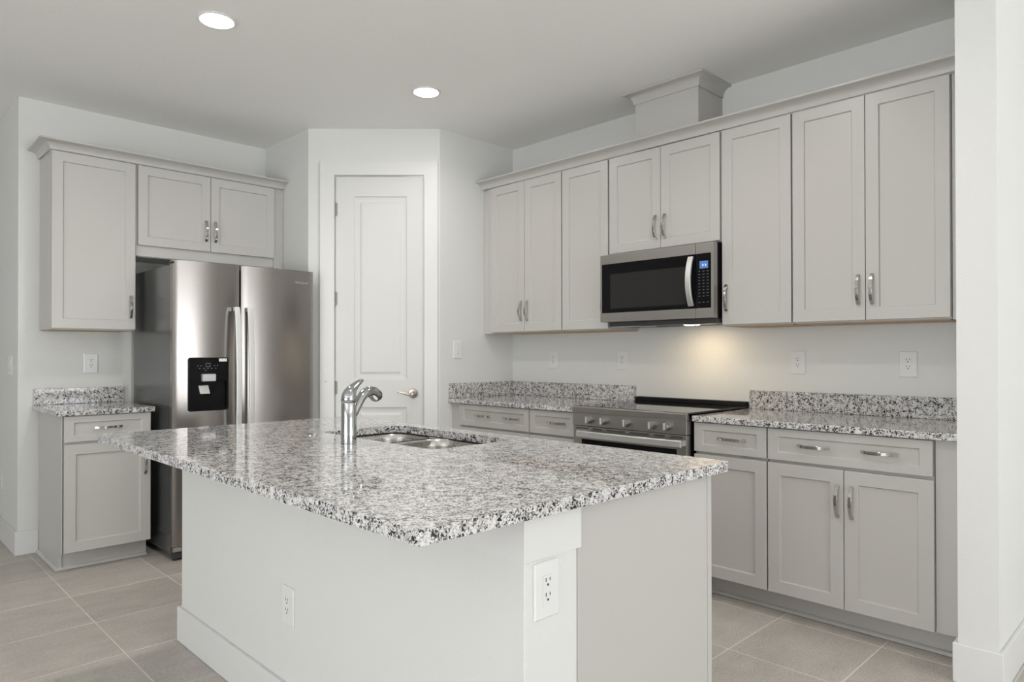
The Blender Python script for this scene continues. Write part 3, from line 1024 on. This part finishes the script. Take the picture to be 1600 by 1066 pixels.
# ------------------------------------------------------------------ microwave
mw = root('microwave', 'stainless over-the-range microwave with black glass door, lit underneath', 'microwave', (XR, 2.2425, 1.39), RZR)
MX0, MX1, MZ0, MZ1, MF = rx(2.623), rx(1.862), 1.418, 1.826, -.406
MS = rx(1.969)                          # seam between door and control panel
MB(FR).box(MX0 + .003, MX1 - .003, MF + .045, -.003, MZ0, 1.830).build('case', M['black'], mw, bevel=.002)
MB(FR).box(MX0 + .03, MX1 - .004, MF + .05, -.05, 1.392, MZ0 - .0005).build('underside', M['dark'], mw, bevel=.003)


def face_with_window(x0, x1, z0, z1, wx0, wx1, wz0, wz1, y0, y1):
    mb = MB(FR)
    a = [(x0, z0), (x1, z0), (x1, z1), (x0, z1)]
    w = [(wx0, wz0), (wx1, wz0), (wx1, wz1), (wx0, wz1)]
    mb.loops([[(x, y1, z) for x, z in a], [(x, y0, z) for x, z in a], [(x, y0, z) for x, z in w], [(x, y0 + .004, z) for x, z in w]], cap0=True, cap1=False)
    return mb


GZ0, GZ1 = 1.472, 1.768
md = face_with_window(MX0, MS - .0012, MZ0, MZ1, MX0 + .012, MS - .0012, GZ0, GZ1, MF, MF + .044).build('door', M['steelh'], mw, bevel=.0015)
mp = face_with_window(MS + .0012, MX1, MZ0, MZ1, MS + .0012, MX1 - .014, GZ0, GZ1, MF, MF + .044).build('control_panel', M['steelh'], mw, bevel=.0015)
MB(FR).box(MX0 + .0122, MS - .0014, MF + .0006, MF + .02, GZ0 + .0002, GZ1 - .0002).build('door_glass', M['glass'], mw, parent=md)
MB(FR).box(rx(2.547), rx(2.030), MF + .0001, MF + .0005, 1.497, 1.706).build('window', M['window'], mw, parent=md)
MB(FR).box(MS + .0014, MX1 - .0142, MF + .0006, MF + .02, GZ0 + .0002, GZ1 - .0002).build('panel_glass', M['glass'], mw, parent=mp)
ds_ = MB(FR).box(rx(1.944), rx(1.893), MF - .0002, MF + .0005, 1.687, 1.727).build('clock_display', M['blue'], mw, parent=mp)
dg = MB(FR)
for x in (rx(1.924), rx(1.908)):
    dg.box(x - .0035, x + .0035, MF - .0006, MF - .0001, 1.700, 1.710)
dg.build('digits', M['digit'], mw, parent=ds_)
kp = MB(FR)
for rI in range(11):
    z = 1.672 - rI * .0168
    if rI in (9,):
        continue
    for x in (rx(1.946), rx(1.921), rx(1.896)):
        kp.box(x - .0055, x + .0055, MF + .0001, MF + .0005, z - .0016, z + .0016)
kp.build('keypad_print', M['icon'], mw, parent=mp)
hb = MB(FR)
pth = []
for i in range(19):
    t = -1 + i / 9
    pth.append((rx(1.992), MF - .010 - .032 * (1 - abs(t) ** 2), 1.620 + t * .135))
hb.sweep(pth, [(-.018, -.005), (-.015, .005), (.015, .005), (.018, -.005)], upv=(0, -1, 0))
for s in (-1, 1):
    hb.box(rx(1.992) - .014, rx(1.992) + .014, MF - .014, MF, 1.620 + s * .122, 1.620 + s * .135)
hb.build('handle', M['handle_steel'], mw, bevel=.002, parent=md)
lg = MB(FR)
lg.sweep([(rx(2.295) + .011 * math.cos(R(a)), MF - .0006, 1.797 + .008 * math.sin(R(a))) for a in range(-60, 250, 15)], [(-.0008, -.0005), (.0008, -.0005), (.0008, .0005), (-.0008, .0005)], upv=(0, 1, 0))
lg.sweep([(rx(2.295) + .006 * math.cos(R(a)), MF - .0006, 1.799 + .004 * math.sin(R(a))) for a in range(100, 380, 15)], [(-.0007, -.0005), (.0007, -.0005), (.0007, .0005), (-.0007, .0005)], upv=(0, 1, 0))
lg.build('logo', M['logo'], mw, parent=md)
LY = -.225
MB(FR).loops([[(x, y, 1.3915) for x, y in rrect(rx(2.10) - .045, rx(2.10) + .045, LY - .026, LY + .026, .02, 4)], [(x, y, 1.3892) for x, y in rrect(rx(2.10) - .036, rx(2.10) + .036, LY - .02, LY + .02, .018, 4)]]).build('lamp_lens', M['warm'], mw)
MB(FR).loops([[(x, y, 1.3915) for x, y in rrect(rx(2.40) - .055, rx(2.40) + .055, LY - .03, LY + .03, .02, 4)], [(x, y, 1.388) for x, y in rrect(rx(2.40) - .05, rx(2.40) + .05, LY - .025, LY + .025, .018, 4)]]).build('lamp_lens', M['lens_off'], mw)
for xx in (2.50, 2.0):
    MB(FR).loops([[(x, y, 1.3915) for x, y in rrect(rx(xx) - .09, rx(xx) + .09, -.345, -.275, .006, 2)], [(x, y, 1.389) for x, y in rrect(rx(xx) - .088, rx(xx) + .088, -.343, -.277, .006, 2)]]).build('grease_filter', M['silver'], mw)

# ------------------------------------------------------------------ range
rg = root('kitchen_range', 'stainless slide-in electric range with black glass cooktop and five front knobs', 'range', (XR, 2.236, 0), RZR)
QX0, QX1 = rx(2.614), rx(1.861)
QF = -.680
MB(FR).box(QX0 + .003, QX1 - .003, QF + .045, -.03, .012, .898).build('range_body', M['black'], rg, bevel=.002)
MB(FR).box(QX0 - .004, QX1 + .0, QF + .014, -.012, .9135, .9245).build('cooktop', M['ceran'], rg, bevel=.003)
MB(FR).loops([[(QX0 + .0, y, z) for y, z in ((-.062, .925), (-.056, .944), (-.048, .950), (-.008, .950), (-.008, .925))], [(QX1, y, z) for y, z in ((-.062, .925), (-.056, .944), (-.048, .950), (-.008, .950), (-.008, .925))]]).build('rear_vent', M['black'], rg, bevel=.002)
MB(FR).loops([[(QX0 - .003, y, z) for y, z in ((QF, .886), (QF - .002, .918), (QF + .005, .9225), (QF + .0135, .9225), (QF + .0445, .886))], [(QX1 + .0, y, z) for y, z in ((QF, .886), (QF - .002, .918), (QF + .005, .9225), (QF + .0135, .9225), (QF + .0445, .886))]]).build('front_trim', M['steelh'], rg, bevel=.0015)
cp = MB(FR).box(QX0, QX1 - .002, QF + .002, QF + .0445, .812, .8850).build('control_panel', M['steelh'], rg, bevel=.002)
for y in (2.487, 2.384, 2.228, 2.065, 1.973):
    k = MB(FR)
    k.lathe([(.023, QF + .0018), (.0225, QF - .004), (.0205, QF - .008), (.0195, QF - .026), (.017, QF - .030)], (rx(y), 0, .850), axis='Y', n=30)
    kb = k.build('knob', M['steelh'], rg, smooth=35)
    MB(FR).box(rx(y) - .005, rx(y) + .005, QF - .0385, QF - .0295, .8315, .8685).build('grip', M['handle_steel'], rg, bevel=.002, parent=kb)
    MB(FR).box(rx(y) + .026, rx(y) + .029, QF + .0012, QF + .0021, .848, .852).build('mark', M['slot'], rg, parent=cp)
od = MB(FR)
oz0, oz1 = .235, .809
a = [(QX0 + .002, oz0), (QX1 - .004, oz0), (QX1 - .004, oz1), (QX0 + .002, oz1)]
w = [(QX0 + .06, .34), (QX1 - .062, .34), (QX1 - .062, .735), (QX0 + .06, .735)]
od.loops([[(x, QF + .044, z) for x, z in a], [(x, QF + .006, z) for x, z in a], [(x, QF + .006, z) for x, z in w], [(x, QF + .012, z) for x, z in w]], cap0=True, cap1=False)
odr = od.build('oven_door', M['steelh'], rg, bevel=.0015)
MB(FR).box(w[0][0] + .0002, w[1][0] - .0002, QF + .0085, QF + .02, .3402, .7348).build('oven_window', M['glass'], rg, parent=odr)
for y0, y1 in ((2.593, 2.500), (2.470, 2.402), (2.373, 2.245), (2.216, 2.088), (2.058, 1.992), (1.960, 1.886)):
    MB(FR).box(rx(y0), rx(y1), QF + .0052, QF + .0066, .793, .801).build('vent_slot', M['slot'], rg, parent=odr)
hb = MB(FR)
hx0, hx1 = rx(2.550), rx(1.868)
hb.sweep([(hx0 + (hx1 - hx0) * k / 16, QF - .040 - .014 * (1 - (2 * k / 16 - 1) ** 2), .769) for k in range(17)], [(-.021, -.006), (-.016, .007), (.016, .007), (.021, -.006)], upv=(0, -1, 0))
for x in (hx0 + .014, hx1 - .014):
    hb.box(x - .013, x + .013, QF - .042, QF + .008, .756, .782)
hb.build('handle', M['handle_steel'], rg, bevel=.003, parent=odr)
MB(FR).box(QX0 + .002, QX1 - .004, QF + .006, QF + .044, .06, .230).build('storage_drawer', M['steelh'], rg, bevel=.003)
MB(FR).box(QX0 + .01, QX1 - .01, QF + .07, QF + .09, .002, .058).build('kick_plate', M['black'], rg)
